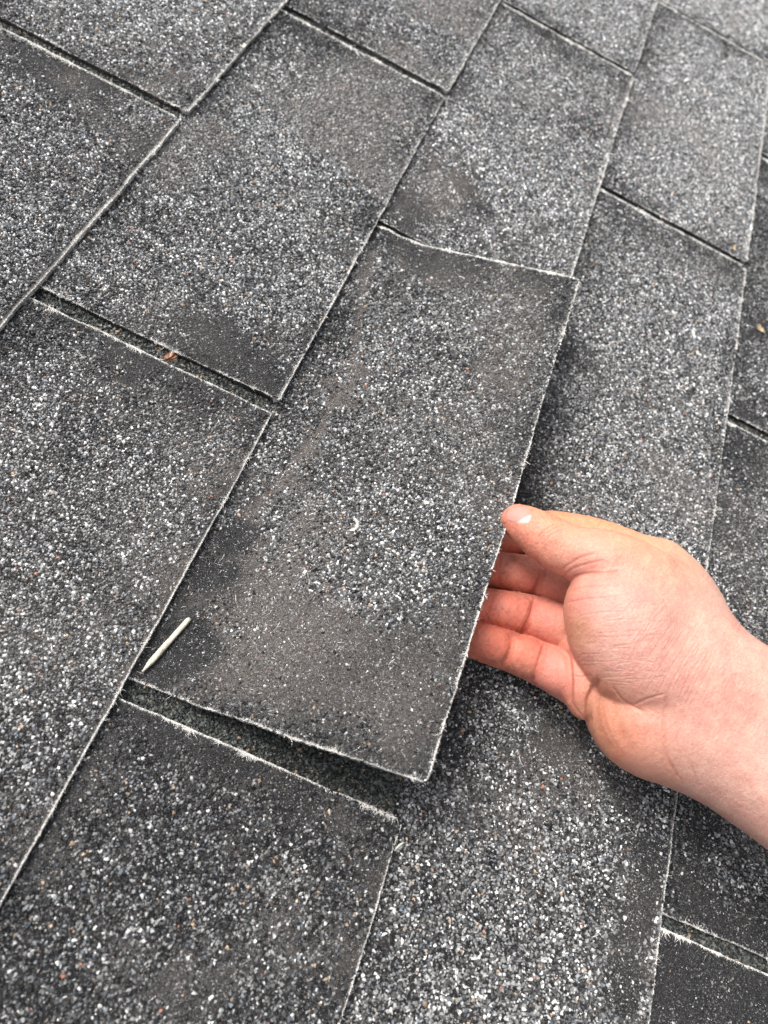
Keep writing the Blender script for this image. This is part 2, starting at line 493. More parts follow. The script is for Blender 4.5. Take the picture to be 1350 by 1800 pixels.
def build_tab(tab, slots_over):
    P = tab_surface(tab)
    v0 = L[tab['c']]
    head = E_ + 12
    nu = int(round((tab['u1'] - tab['u0']) / 1.5))
    su = np.concatenate([[0, .0013, .003], np.linspace(.006, .994, nu), [.997, .9987, 1]])
    hv = np.linspace(-head, 0, 40)[:-1]
    nv = int(E_ / 1.5)
    sv = np.concatenate([np.linspace(0, .985, nv), [.993, .997, 1]])
    S, W = np.meshgrid(su, np.concatenate([hv, sv * E_]))
    ub = tab['u0'] + S * (tab['u1'] - tab['u0'])
    bv = butt_v(tab, ub)
    V = np.where(W < 0, v0 + W, v0 + (W / E_) * (bv - v0))
    e0, e1 = edge_u(tab, 0, V), edge_u(tab, 1, V)
    U = e0 + S * (e1 - e0)
    top = np.stack(P(U, V), -1)
    # fine roughness of the coating
    top[..., 2] += (fbm(U, V, 4.0, 21, 3) - .5) * .0005
    thick = np.full(U.shape, T - .00045)
    # normals for thickness
    du = np.gradient(top, axis=1)
    dv = np.gradient(top, axis=0)
    nn = np.cross(dv, du)
    nn *= np.sign(nn[..., 2:3] + 1e-12)
    nn /= np.linalg.norm(nn, axis=-1, keepdims=True)
    bot = top - nn * thick[..., None]
    m, n = U.shape
    I = np.arange(m * n).reshape(m, n)
    q = np.stack([I[:-1, :-1], I[1:, :-1], I[1:, 1:], I[:-1, 1:]], -1).reshape(-1, 4)
    qb = q[:, ::-1] + m * n
    ring = np.concatenate([I[0, :-1], I[:-1, -1], I[-1, :0:-1], I[:0:-1, 0]])
    nx = np.roll(ring, -1)
    wall = np.stack([ring, nx, nx + m * n, ring + m * n], 1)
    Vt = w3(np.concatenate([top.reshape(-1, 3), bot.reshape(-1, 3)]))
    # base colour of the coating: dusty brown grey, darker where freshly stripped
    d, dark = density(U, V, tab)
    brown = np.array([.104, .092, .085])
    blackc = np.array([.022, .022, .024])
    mid = np.array([.050, .048, .047])
    age = tab.get('age', .5) + 1.0 * (fbm(U, V, 50, 33, 3) - .5)
    age = np.clip(age, 0, 1)
    c = blackc + (mid - blackc) * sstep(0, .5, age)[..., None]
    c = c + (brown - c) * (sstep(.35, .95, age))[..., None]
    dk = sstep(.1, .5, dark)[..., None]
    c = c * (1 - dk) + (np.array([.026, .025, .026]) * (1 - dk) + dk * blackc) * dk
    c = c * (1 - .70 * sstep(.35, .85, d))[..., None]
    du_ = (dust(U, V) * .7 * (V > v0))[..., None]
    c = c * (1 - du_) + np.array([.120, .107, .098]) * du_
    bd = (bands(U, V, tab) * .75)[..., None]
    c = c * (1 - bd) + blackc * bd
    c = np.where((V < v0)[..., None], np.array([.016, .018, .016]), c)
    # worn pale rim where the glass mat shows
    eu = np.minimum(U - e0, e1 - U)
    ev = bv - V
    ev = ev / (1 + .7 * sstep(60, 260, U))
    em = np.minimum(np.minimum(U - e0 + (2.5 if tab['u0'] > 140 else .4), e1 - U), ev)
    patchy = .5 + .5 * sstep(.35, .6, fbm(U, V, 9, 51, 2))
    rw = 1.0 + 2.0 * sstep(180, 460, U) * (.4 + 1.2 * fbm(U, V, 14, 57, 2))
    rim = (sstep(1.0, .1, em / rw) * patchy * (V > v0 - 2))[..., None] * .85
    c = c * (1 - rim) + np.array([.80, .78, .75]) * rim
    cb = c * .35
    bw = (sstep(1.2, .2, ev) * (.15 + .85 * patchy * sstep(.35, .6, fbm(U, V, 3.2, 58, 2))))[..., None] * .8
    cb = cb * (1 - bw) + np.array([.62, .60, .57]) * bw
    col = np.concatenate([c.reshape(-1, 3), cb.reshape(-1, 3)])
    gV, gF, gC = granules_for(tab, P, slots_over)
    nb = len(Vt)
    quads = np.concatenate([q[:, ::-1], qb[:, ::-1], wall[:, ::-1]])
    Vall = np.concatenate([Vt, w3(gV)]) if len(gV) else Vt
    Call = np.concatenate([col, gC]) if len(gV) else col
    mi = np.concatenate([np.zeros(len(quads), int), np.ones(len(gF), int)])
    sm = np.concatenate([np.ones(len(q), bool), np.zeros(len(quads) - len(q) + len(gF), bool)])
    # origin at the middle of the tab
    org = np.array([(tab['u0'] + tab['u1']) / 2e3, -(v0 + E_ / 2) * 1e-3, 0])
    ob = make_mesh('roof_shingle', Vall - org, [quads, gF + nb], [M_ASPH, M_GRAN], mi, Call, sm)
    ob.location = org
    if tab['c'] < 5:
        fringe(tab, P, ob, org)
    return ob

def hairs(p, d, length, rad, bend, upv):
    """thin three-sided tapered fibres; p,d (n,3)"""
    n = len(p)
    side = np.cross(d, upv)
    side /= np.linalg.norm(side, axis=1)[:, None] + 1e-9
    up2 = np.cross(side, d)
    V = np.empty((n, 9, 3))
    for k, tt in enumerate((0, .5, 1)):
        c = p + d * (length * tt)[:, None] + (side * bend[:, None] + up2 * (bend * .4)[:, None]) * (length * tt * tt)[:, None]
        rr = rad * (1, .85, .3)[k]
        for q in range(3):
            a = q * 2 * np.pi / 3
            V[:, k * 3 + q] = c + side * (np.cos(a) * rr)[:, None] + up2 * (np.sin(a) * rr)[:, None]
    f = []
    for k in range(2):
        for q in range(3):
            a, b2 = k * 3 + q, k * 3 + (q + 1) % 3
            f.append((a, b2, b2 + 3, a + 3))
    F = (np.array(f)[None] + (np.arange(n) * 9)[:, None, None]).reshape(-1, 4)
    return V.reshape(-1, 3), F

def fringe(tab, P, parent, org):
    r = np.random.default_rng(500 + tab['id'])
    v0 = L[tab['c']]
    Us, Vs, Du, Dv, Ln = [], [], [], [], []
    def add(u, v, du, dv, ln):
        Us.append(u); Vs.append(v); Du.append(du); Dv.append(dv); Ln.append(ln)
    for side in (0, 1):
        k = int(E_ * ((40 if side else 20) * (1 if side or tab['u0'] < 200 else .3)))
        v = r.uniform(v0, v0 + E_ - 3.2, k)
        cl = fbm(v, v * 0 + tab['id'] * 50 + side * 9, 6, 71, 3)
        keep = r.random(k) < .22 + 1.1 * sstep(.40, .66, cl)
        v, cl = v[keep], cl[keep]
        inn = np.abs(r.normal(0, .30, len(v)))
        u = edge_u(tab, side, v) + (inn if side == 0 else -inn)
        sg = 1 if side == 0 else -1
        ang = r.normal(0, 1.0, len(v))
        ln = np.clip(r.exponential(.55, len(v)) * (.55 + 1.5 * sstep(.5, .75, cl)), .25, 3.4)
        add(u, v, sg * np.cos(ang), np.sin(ang), ln)
    k = int((tab['u1'] - tab['u0']) * 15)
    u = r.uniform(tab['u0'] + 1.5, tab['u1'] - 1.5, k)
    cl = fbm(u, u * 0 + tab['id'] * 50 + 77, 8, 72, 3)
    keep = r.random(k) < .30 + .9 * sstep(.42, .7, cl)
    u, cl = u[keep], cl[keep]
    v = butt_v(tab, u) - np.abs(r.normal(0, .16, len(u)))
    ang = r.normal(0, 1.2, len(u))
    ln = np.clip(r.exponential(.5, len(u)) * (.6 + 1.3 * sstep(.55, .75, cl)), .25, 3)
    add(u, v, np.sin(ang), -np.cos(ang), ln)
    # loose fibres laid bare on worn spots
    k = 2600 if tab.get('lift') else 500
    u = r.uniform(tab['u0'] + 2, tab['u1'] - 2, k)
    v = r.uniform(v0, v0 + E_ - 1, k)
    d, dk = density(u, v, tab)
    keep = (d < (.5 if tab.get('lift') else .4)) | (r.random(k) < .08)
    u, v = u[keep], v[keep]
    a = r.uniform(0, 6.28, len(u))
    add(u, v, np.cos(a), np.sin(a), np.clip(r.exponential(1.0, len(u)), .4, 3.5))
    if tab.get('lift'):                             # pale crescent scuff in the middle of the lifted shingle
        k = 520
        s = r.uniform(-1.25, 1.15, k)
        add(96.2 + 3.3 * np.sin(s) + r.normal(0, .2, k), 311 - 2.0 + 3.6 * np.cos(s) + r.normal(0, .2, k), np.cos(s) + r.normal(0, .4, k), -np.sin(s) + r.normal(0, .4, k), r.uniform(.5, 1.6, k))
    U, V, DU, DV, LN = map(np.concatenate, (Us, Vs, Du, Dv, Ln))
    px, py, dz = to_view(U * 1e-3, V * 1e-3, np.zeros_like(U))
    keep = (px > -250) & (px < 1600) & (py > -150) & (py < 2050)
    U, V, DU, DV, LN = U[keep], V[keep], DU[keep], DV[keep], LN[keep]
    if not len(U):
        return
    p0 = np.stack(P(U, V), 1)
    p1 = np.stack(P(U + DU * .5, V + DV * .5), 1)
    d = p1 - p0
    d /= np.linalg.norm(d, axis=1)[:, None]
    p0[:, 2] += r.uniform(-.00015, .00045, len(U))
    if tab.get('lift'):
        p0[:, 2] += np.where(np.hypot(U - 96, V - 310) < 5.5, .00055, 0)
    d[:, 2] += r.uniform(-.05, .16, len(U)) + .5 * (r.random(len(U)) > .96)
    d /= np.linalg.norm(d, axis=1)[:, None]
    p, dd = w3(p0), w3(d)
    up = np.tile([0, 0, 1.0], (len(U), 1))
    hv, hf = hairs(p, dd, LN * 1e-3, r.uniform(.04, .12, len(U)) * 1e-3 * (1 + 2.2 * sstep(150, 430, U)), r.normal(0, .35, len(U)), up)
    make_mesh('fibre_fringe', hv - org, [hf], [M_FIB], None, None, False, parent)

TABS = [
    # course, u range (mm), look
    dict(gain=1.4, c=0, u0=298.6, u1=591, tone=.65, age=.95, dens=-.06, label='shingle at the top left, its rounded lower corner at the slot on the left', curl=(.4, 0)),
    dict(gain=1.15, c=0, u0=-5, u1=291.4, tone=.5, age=.75, dens=.03, label='shingle in the left corner under the upper slot, dark worn streak along its top edge'),
    dict(c=0, u0=598, u1=890, tone=.5, age=.5, label='shingle beyond the top left corner'),
    dict(gain=1.15, c=1, u0=-152, u1=139.3, tone=.5, age=.85, label='large shingle at the left edge below the brown bark flake', dens=.02),
    dict(gain=1.15, c=1, u0=146.8, u1=435.5, tone=.68, age=.5, label='broad shingle left of the centre above the slot with the brown bark flake', curl=(.8, 0), dens=.03),
    dict(gain=1.30, c=1, u0=443.2, u1=733, tone=.7, age=.75, label='shingle at the top edge left of centre, above the second slot from the left', dens=-.05),
    dict(gain=1.40, c=1, u0=740, u1=1030, tone=.6, age=.5, label='shingle at the far end of the second course'),
    dict(gain=.85, c=2, u0=-300, u1=-7.6, tone=.02, age=.5, label='shingle at the bottom left below the opened slot', dens=-.08),
    dict(c=2, u0=0.5, u1=294.0, tone=.40, age=.8, lift=1, label='shingle bent up by the hand, its loose lower edge held between thumb and fingers', dens=-.07),
    dict(gain=1.35, c=2, u0=298.0, u1=589.6, tone=.8, age=.6, label='shingle right above the lifted one, pale patch in its middle', dens=.0),
    dict(gain=1.50, c=2, u0=594.8, u1=886, tone=.9, age=.5, label='shingle at the top edge right of centre, cut off by the frame'),
    dict(c=3, u0=-152, u1=139, tone=.62, age=.6, label='shingle below the hand reaching the bottom edge, thick pale granules', dens=.02),
    dict(gain=1.20, c=3, u0=144.5, u1=435.6, tone=.68, age=.6, label='shingle right of the lifted one, passing behind the thumb', dens=.0),
    dict(gain=1.45, c=3, u0=441.5, u1=734.5, tone=1.0, age=.5, label='shingle in the upper right with a tan leaf crumb at its lower corner', dens=.05),
    dict(gain=1.60, c=3, u0=739, u1=1030, tone=1.2, age=.5, label='shingle in the top right corner', dens=.08),
    dict(c=4, u0=-300, u1=-6.2, tone=.12, age=.0, label='nearly bare black shingle in the bottom right corner', dens=-.15),
    dict(c=4, u0=-.4, u1=286.6, tone=.35, age=.1, label='dark shingle at the right edge under the forearm', dens=.0),
    dict(c=4, u0=293.8, u1=587, tone=.45, age=.25, label='shingle at the right edge above the hand, carrying the larger tan leaf crumb', dens=-.05),
    dict(gain=1.30, c=4, u0=594, u1=886, tone=.6, age=.3, label='narrow sliver of shingle at the upper right edge beside the top right tab', dens=.03),
    dict(c=5, u0=-152, u1=141, tone=.4, age=.3, label='shingle below the right edge course, seen only through its slots'),
    dict(c=5, u0=148, u1=437, tone=.4, age=.3, label='shingle under the slot at the right edge'),
    dict(c=5, u0=444, u1=733, tone=.4, age=.3, label='shingle under the far slot at the right edge'),
]
SLOTS = {c: [] for c in range(-1, 6)}
for tb in TABS:
    SLOTS[tb['c']].append(tb['u1'])
for i, tb in enumerate(TABS):
    tb['id'] = i
    over = []
    if tb['c'] > 0:
        for s in SLOTS[tb['c'] - 1]:
            lo, hi = s - 6, s + 13
            if tb['c'] == 3 and abs(s + 7.6) < 1:
                hi = s + 75                     # the lifted shingle opens a view underneath
            if hi > tb['u0'] and lo < tb['u1']:
                over.append((lo, hi))
    ob = build_tab(tb, over)
    tag(ob, tb['label'], 'shingle', 'overlapping roof shingles')

# roof deck under the shingles
def plane_uv(u0, u1, v0, v1, h):
    return np.array([[u0, -v0, h], [u1, -v0, h], [u1, -v1, h], [u0, -v1, h]]) 
dv = plane_uv(-3, 3, -3, 3, -.0075)
dk = make_mesh('roof_deck', dv, [np.array([[0, 3, 2, 1]])], [M_DECK])
tag(dk, kind='structure')
# ------------------------------------------------------------------ hand and forearm (one continuous skin surface)
def pt(px, py, h, rpx):
    """photo-frame sculpting coordinates -> plane coordinates in mm (u, v, h, r)"""
    d = np.array([(px - 675) / FPX, (py - 900) / FPX, 1.0])
    dr = d @ CR                                    # rows of CR are the frame axes
    tt = (-h * 1e-3 - CC[2]) / dr[2]
    X = CC + tt * dr
    return np.array([X[0] * 1e3, X[1] * 1e3, h, rpx * tt / FPX * 1e3])

HS = 0.62                                         # voxel size, mm
CH = [  # name, chain of (px, py, h, r px)
    ('pinky', [(772, 1098, 21, 27), (835, 1125, 18, 32), (888, 1142, 17, 35), (944, 1163, 18, 38), (1012, 1198, 26, 43)]),
    ('ring', [(765, 1052, 23, 30), (812, 1062, 20, 33), (862, 1069, 18, 34.5), (928, 1083, 18, 38), (1010, 1112, 25, 41), (1060, 1140, 30, 44)]),
    ('middle', [(790, 985, 20, 30), (830, 995, 18, 33), (880, 1004, 16, 34), (944, 1016, 17, 36.5), (1010, 1040, 22, 42), (1080, 1070, 28, 46)]),
    ('index', [(850, 945, 16, 28), (884, 946, 14, 32), (945, 932, 14, 34), (1010, 939, 18, 36), (1068, 958, 24, 40), (1150, 1000, 32, 50)]),
]
PADS = {'pinky': [[(838, 1122, 21, 29), (868, 1134, 20.5, 31)], [(908, 1149, 20.5, 33), (926, 1157, 20.5, 34)], [(968, 1176, 24, 37), (985, 1184, 26, 39)]],
        'ring': [[(885, 1073, 21, 32), (908, 1078, 21, 33)], [(955, 1092, 23, 36), (985, 1102, 26, 37)]],
        'middle': [[(902, 1007, 19, 32), (924, 1011, 19, 33)], [(965, 1023, 21, 36), (990, 1032, 23, 37)]],
        'index': []}
PALM = [[(1020, 1138, 31, 36), (1021, 1196, 32, 37), (1030, 1232, 29, 33)],            # fleshy pads at the finger roots
        [(1060, 1120, 30, 50), (1090, 1060, 30, 55), (1150, 1000, 33, 50)],
        [(1098, 1225, 33, 66), (1132, 1260, 36, 86), (1185, 1280, 40, 78)],            # heel below the little finger
        [(1085, 1150, 26, 70), (1180, 1200, 36, 90)],
        [(1150, 1005, 34, 56), (1180, 1062, 42, 70), (1222, 1134, 50, 58), (1286, 1206, 56, 52)]]
ARM = [[(1200, 1172, 50, 66), (1284, 1204, 56, 58), (1352, 1236, 62, 62), (1440, 1290, 70, 78), (1640, 1410, 90, 92), (1900, 1580, 116, 108)],
       [(1190, 1270, 42, 86), (1262, 1310, 47, 74), (1330, 1358, 52, 72), (1420, 1420, 60, 80), (1600, 1560, 78, 96), (1850, 1740, 104, 112)]]
THUMB = [(908, 914, 44.5, 27), (934, 930, 46.5, 35), (968, 952, 49, 41.5), (1010, 972, 53, 44), (1060, 988, 56, 56), (1110, 1030, 54, 78), (1160, 1092, 52, 80), (1228, 1172, 54, 62)]
THENAR = [[(1070, 1062, 53, 70), (1091, 1100, 51, 84), (1120, 1156, 49, 84), (1188, 1196, 50, 84)]]

def sd_cone(G, a, b):
    """rounded tapered segment, good enough away from extreme tapers"""
    ax, bx = a[:3], b[:3]
    d = bx - ax
    t_ = np.clip(((G[0] - ax[0]) * d[0] + (G[1] - ax[1]) * d[1] + (G[2] - ax[2]) * d[2]) / (d @ d), 0, 1)
    q = np.sqrt((G[0] - ax[0] - t_ * d[0]) ** 2 + (G[1] - ax[1] - t_ * d[1]) ** 2 + (G[2] - ax[2] - t_ * d[2]) ** 2)
    return q - (a[3] + t_ * (b[3] - a[3]))

def smin(a, b, k):
    h = np.maximum(k - np.abs(a - b), 0) / k
    return np.minimum(a, b) - h * h * h * k / 6.0

def catmull(ch, n=4):
    P = [pt(*c) for c in ch]
    P = [2 * P[0] - P[1]] + P + [2 * P[-1] - P[-2]]
    out = []
    for i in range(1, len(P) - 2):
        for k in range(n):
            s = k / n
            out.append(.5 * ((2 * P[i]) + (P[i + 1] - P[i - 1]) * s + (2 * P[i - 1] - 5 * P[i] + 4 * P[i + 1] - P[i + 2]) * s * s
                             + (3 * P[i] - P[i - 1] - 3 * P[i + 1] + P[i + 2]) * s ** 3))
    out.append(P[-2])
    out[0] = P[1]
    return out

def chain(ch, n=3):
    if len(ch) < 2:
        return [(pt(*ch[0]), pt(*ch[0]) + np.array([.01, 0, 0, 0]))]
    p = catmull(ch, n)
    return list(zip(p[:-1], p[1:]))

allp = np.array([pt(*c) for _, ch in CH for c in ch] + [pt(*c) for ch in PALM + ARM + THENAR + [THUMB] for c in ch])
lo = (allp[:, :3] - allp[:, 3:4]).min(0) - 4
hi = (allp[:, :3] + allp[:, 3:4]).max(0) + 4
dims = np.ceil((hi - lo) / HS).astype(int) + 1

class Field:
    """distance field held on the grid; each stroke only touches its own neighbourhood"""
    def __init__(self):
        self.f = np.full(dims, 30.0, np.float32)
    def add(self, segs, k, pad=14):
        for a, b2 in segs:
            r = max(a[3], b2[3]) + pad
            l0 = np.minimum(a[:3], b2[:3]) - r
            h0 = np.maximum(a[:3], b2[:3]) + r
            i0 = np.clip(((l0 - lo) / HS).astype(int), 0, dims)
            i1 = np.clip(((h0 - lo) / HS).astype(int) + 2, 0, dims)
            sl = tuple(slice(x, y) for x, y in zip(i0, i1))
            if min(i1 - i0) <= 0:
                continue
            G = [(lo[q] + np.arange(i0[q], i1[q]) * HS).astype(np.float32).reshape([-1 if z == q else 1 for z in range(3)]) for q in range(3)]
            d = sd_cone(G, a, b2).astype(np.float32)
            self.f[sl] = smin(self.f[sl], d, k)
        return self

fingers = []
for nm, ch in CH:
    F_ = Field().add(chain(ch), 1.0)
    for p in PADS[nm]:
        F_.add(chain(p), 1.2)
    fingers.append(F_.f)
palm = Field()
for ch in PALM[1:]:
    palm.add(chain(ch), 9, 30)
palm.add(chain(PALM[0]), 2.2)
for ch in ARM:
    palm.add(chain(ch), 16, 34)
f = fingers[0]
for g in fingers[1:]:
    f = smin(f, g, .7)
f = smin(f, palm.f, 2.2)
del palm, fingers
th = Field().add(chain(THUMB), 3, 34)
tn = Field()
for ch in THENAR:
    tn.add(chain(ch), 8, 34)
th = smin(th.f, tn.f, 4.0)
del tn
# thumb mound melts into the wrist but stays a separate fold over the fingers
gu = (lo[0] + np.arange(dims[0]) * HS)[:, None, None]
gv = (lo[1] + np.arange(dims[1]) * HS)[None, :, None]
pa, pb = pt(1065, 1130, 50, 1), pt(1215, 1120, 50, 1)
ax = (pb - pa)[:2]
kk = sstep(0, 1, ((gu - pa[0]) * ax[0] + (gv - pa[1]) * ax[1]) / (ax @ ax))
kk = (1.5 + 27 * kk).astype(np.float32)
f = smin(f, th, kk)
del th, kk

def surface_nets(f):
    s = f < 0
    nx, ny, nz = f.shape
    cnt = np.zeros((nx - 1, ny - 1, nz - 1), np.int8)
    for dx in (0, 1):
        for dy in (0, 1):
            for dz in (0, 1):
                cnt += s[dx:nx - 1 + dx, dy:ny - 1 + dy, dz:nz - 1 + dz]
    cell = (cnt > 0) & (cnt < 8)
    idx = np.full(cell.shape, -1, np.int64)
    ci = np.argwhere(cell)
    idx[tuple(ci.T)] = np.arange(len(ci))
    acc = np.zeros((len(ci), 3))
    num = np.zeros(len(ci))
    cs = [(dx, dy, dz) for dx in (0, 1) for dy in (0, 1) for dz in (0, 1)]
    for a in range(8):
        for b2 in range(a + 1, 8):
            A, B = np.array(cs[a]), np.array(cs[b2])
            if np.abs(A - B).sum() != 1:
                continue
            fa, fb = f[tuple((ci + A).T)], f[tuple((ci + B).T)]
            m = (fa < 0) != (fb < 0)
            t_ = np.where(m, fa / np.where(m, fa - fb, 1), 0)
            p = A + t_[:, None] * (B - A)
            acc[m] += p[m]
            num[m] += 1
    V = ci + acc / num[:, None]
    quads = []
    for axis in range(3):
        sl0 = [slice(None)] * 3
        sl1 = [slice(None)] * 3
        sl0[axis] = slice(0, -1)
        sl1[axis] = slice(1, None)
        s0, s1 = s[tuple(sl0)], s[tuple(sl1)]
        e = np.argwhere(s0 != s1)
        o = [q for q in range(3) if q != axis]
        ok = (e[:, o[0]] > 0) & (e[:, o[1]] > 0) & (e[:, o[0]] < f.shape[o[0]] - 1) & (e[:, o[1]] < f.shape[o[1]] - 1)
        e = e[ok]
        ins = s0[tuple(e.T)]
        def at(d0, d1):
            c = e.copy()
            c[:, o[0]] -= d0
            c[:, o[1]] -= d1
            return idx[tuple(c.T)]
        q = np.stack([at(0, 0), at(1, 0), at(1, 1), at(0, 1)], 1)
        flip = ins if axis != 1 else ~ins
        q[flip] = q[flip][:, ::-1]
        quads.append(q)
    return V, np.concatenate(quads)

HV, HQ = surface_nets(f)
HV = lo + HV * HS
# gentle relaxation removes the voxel stepping
def relax(V, Q, it, lam=.5):
    e = np.concatenate([Q[:, [0, 1]], Q[:, [1, 2]], Q[:, [2, 3]], Q[:, [3, 0]]])
    e = np.concatenate([e, e[:, ::-1]])
    deg = np.bincount(e[:, 0], minlength=len(V))[:, None]
    for _ in range(it):
        for l_ in (lam, -lam * 1.03):
            s_ = np.stack([np.bincount(e[:, 0], V[e[:, 1], q], minlength=len(V)) for q in range(3)], 1)
            V = V + l_ * (s_ / deg - V)
    return V
HV = relax(HV, HQ, 4)
def split(V, Q):
    """halve every quad"""
    e = np.concatenate([Q[:, [0, 1]], Q[:, [1, 2]], Q[:, [2, 3]], Q[:, [3, 0]]])
    e.sort(axis=1)
    ke = e[:, 0] * len(V) + e[:, 1]
    uq, inv_ = np.unique(ke, return_inverse=True)
    E1 = (V[uq // len(V)] + V[uq % len(V)]) / 2
    Fc = V[Q].mean(1)
    n, nv = len(Q), len(V)
    m = inv_.reshape(4, n) + nv
    c = np.arange(n) + nv + len(uq)
    Q2 = np.concatenate([np.stack([Q[:, k], m[k], c, m[(k + 3) % 4]], 1) for k in range(4)])
    return np.concatenate([V, E1, Fc]), Q2
HV, HQ = split(HV, HQ)
HV = relax(HV, HQ, 2)

def vnormals(V, Q):
    n = np.cross(V[Q[:, 2]] - V[Q[:, 0]], V[Q[:, 3]] - V[Q[:, 1]])
    N_ = np.stack([np.bincount(Q.ravel(), np.repeat(n[:, q], 4), minlength=len(V)) for q in range(3)], 1)
    return N_ / (np.linalg.norm(N_, axis=1)[:, None] + 1e-12)
HN = vnormals(HV, HQ)
# outward check: distance grows along the normal
cen = HV.mean(0)
if ((HV - cen) * HN).sum(1).mean() < 0:
    HN = -HN
    HQ = HQ[:, ::-1]

# --- sculpting in the photo frame: folds and fine lines pressed into the skin facing up
SX, SY, SZ = to_view(HV[:, 0] * 1e-3, HV[:, 1] * 1e-3, HV[:, 2] * 1e-3)
bx, by = (SX / 5).astype(int), (SY / 5).astype(int)
key = bx * 5000 + by + 10 ** 7
o_ = np.argsort(key)
ks, first = np.unique(key[o_], return_index=True)
zmin = np.minimum.reduceat(SZ[o_], first)
front = np.zeros(len(HV), bool)
front[o_] = SZ[o_] < np.repeat(zmin, np.diff(np.append(first, len(o_)))) + .0045
disp = np.zeros(len(HV))
redl = np.zeros(len(HV))

def press(poly, depth, width, red=.5, only=None):
    """press a groove of given depth (mm) and half width (px) along a polyline"""
    global disp, redl
    p = np.array(poly, float)
    if len(p) > 2:                                 # smooth the line
        q = [p[0]]
        for i in range(len(p) - 1):
            a, b2, c, d = p[max(i - 1, 0)], p[i], p[i + 1], p[min(i + 2, len(p) - 1)]
            for s in (.25, .5, .75, 1):
                q.append(.5 * (2 * b2 + (c - a) * s + (2 * a - 5 * b2 + 4 * c - d) * s * s + (3 * b2 - a - 3 * c + d) * s ** 3))
        p = np.array(q)
    m = front & (SX > p[:, 0].min() - 4 * width) & (SX < p[:, 0].max() + 4 * width) & (SY > p[:, 1].min() - 4 * width) & (SY < p[:, 1].max() + 4 * width)
    i = np.nonzero(m)[0]
    if not len(i):
        return
    X, Y = SX[i], SY[i]
    best = np.full(len(i), 1e9)
    tb_ = np.zeros(len(i))
    L_ = np.concatenate([[0], np.cumsum(np.hypot(*np.diff(p, axis=0).T))])
    for k in range(len(p) - 1):
        d = p[k + 1] - p[k]
        s = np.clip(((X - p[k][0]) * d[0] + (Y - p[k][1]) * d[1]) / (d @ d + 1e-9), 0, 1)
        q = np.hypot(X - p[k][0] - s * d[0], Y - p[k][1] - s * d[1])
        u_ = q < best
        best = np.where(u_, q, best)
        tb_ = np.where(u_, (L_[k] + s * (L_[k + 1] - L_[k])) / L_[-1], tb_)
    g = np.exp(-(best / width) ** 2) * (sstep(0, .12, tb_) * sstep(1, .85, tb_) * .85 + .15)
    disp[i] = np.minimum(disp[i], -depth * g) if depth > 0 else disp[i] - depth * g
    # skin swells slightly beside the fold
    disp[i] += depth * .10 * np.exp(-((best - 2.2 * width) / (1.2 * width)) ** 2) * sstep(1.1, .2, disp[i] / -depth) * (depth > 0)
    redl[i] = np.maximum(redl[i], red * np.exp(-(best / (width * 1.2)) ** 2))

# finger joints
for pl, dp, wd in [
    ([(903, 1117), (900, 1138), (890, 1158), (879, 1178)], .45, 3.0), ([(957, 1131), (952, 1150), (944, 1176), (934, 1202)], .75, 3.2),
    ([(962, 1134), (957, 1152), (950, 1176), (942, 1200)], .3, 2.0),
    ([(869, 1040), (866, 1060), (860, 1075), (856, 1097)], .4, 2.8), ([(940, 1052), (933, 1080), (924, 1100), (914, 1118)], .95, 3.2),
    ([(934, 1060), (926, 1084), (917, 1100)], .35, 1.8),
    ([(881, 973), (878, 990), (877, 1010), (880, 1034)], .45, 2.8), ([(956, 1003), (950, 1022), (942, 1034), (936, 1044)], .95, 3.2),
    ([(950, 1003), (945, 1020), (938, 1033)], .3, 1.8),
    ([(970, 900), (972, 908), (974, 914)], .3, 2.5), ([(1058, 913), (1055, 920), (1050, 926)], .3, 2.2),
    # roots of the fingers and palm folds
    ([(990, 1139), (999, 1158), (1002, 1195), (1001, 1240)], 1.9, 4.6),
    ([(1050, 1190), (1044, 1212), (1035, 1235), (1034, 1276)], 2.0, 5.4),
    ([(1002, 1187), (1020, 1190), (1040, 1186)], .25, 2.0), ([(1004, 1232), (1016, 1250), (1030, 1264)], .3, 2.0),
    ([(1056, 1190), (1048, 1230), (1052, 1270), (1066, 1302), (1090, 1330)], .30, 5.5),
    ([(1066, 1210), (1060, 1245), (1072, 1290), (1098, 1328)], .14, 3.2),
    ([(1074, 1212), (1078, 1245), (1088, 1280), (1106, 1312)], .5, 8.0),
    ([(1112, 1240), (1140, 1228), (1172, 1219)], .45, 2.4), ([(1076, 1206), (1092, 1228), (1115, 1243), (1135, 1252)], .5, 2.6),
    # wrist creases
    ([(1172, 1222), (1168, 1250), (1167, 1290), (1172, 1330), (1188, 1362)], .38, 3.0), ([(1210, 1330), (1216, 1352), (1226, 1372)], .22, 2.4),
    ([(1178, 1340), (1190, 1362), (1200, 1372)], .2, 2.2),
    # fold at the root of the thumb
    ([(1000, 1024), (1012, 1014), (1034, 1009), (1060, 1008), (1092, 1006)], .65, 2.8), ([(1001, 1041), (1020, 1034), (1050, 1030), (1090, 1028)], .32, 2.0),
    ([(996, 1061), (1015, 1055), (1038, 1052), (1070, 1051)], .25, 1.8), ([(988, 1008), (992, 1000), (1004, 990), (1025, 979), (1050, 972)], .35, 2.4),
    ([(991, 1012), (1008, 1000), (1030, 992), (1060, 985)], .3, 2.2),
    ([(945, 948), (955, 935), (968, 926), (980, 921)], .28, 2.0), ([(953, 946), (962, 936), (976, 927), (990, 922)], .22, 1.7),
    ([(960, 950), (972, 938), (986, 930)], .16, 1.6), ([(1078, 1136), (1100, 1134), (1118, 1130), (1140, 1122)], .16, 1.8), ([(1128, 1124), (1144, 1116), (1162, 1115)], .24, 1.8),
]:
    press(pl, dp * .75, wd * 1.15, .22 if wd > 3.4 else .32)
rl = np.random.default_rng(31)
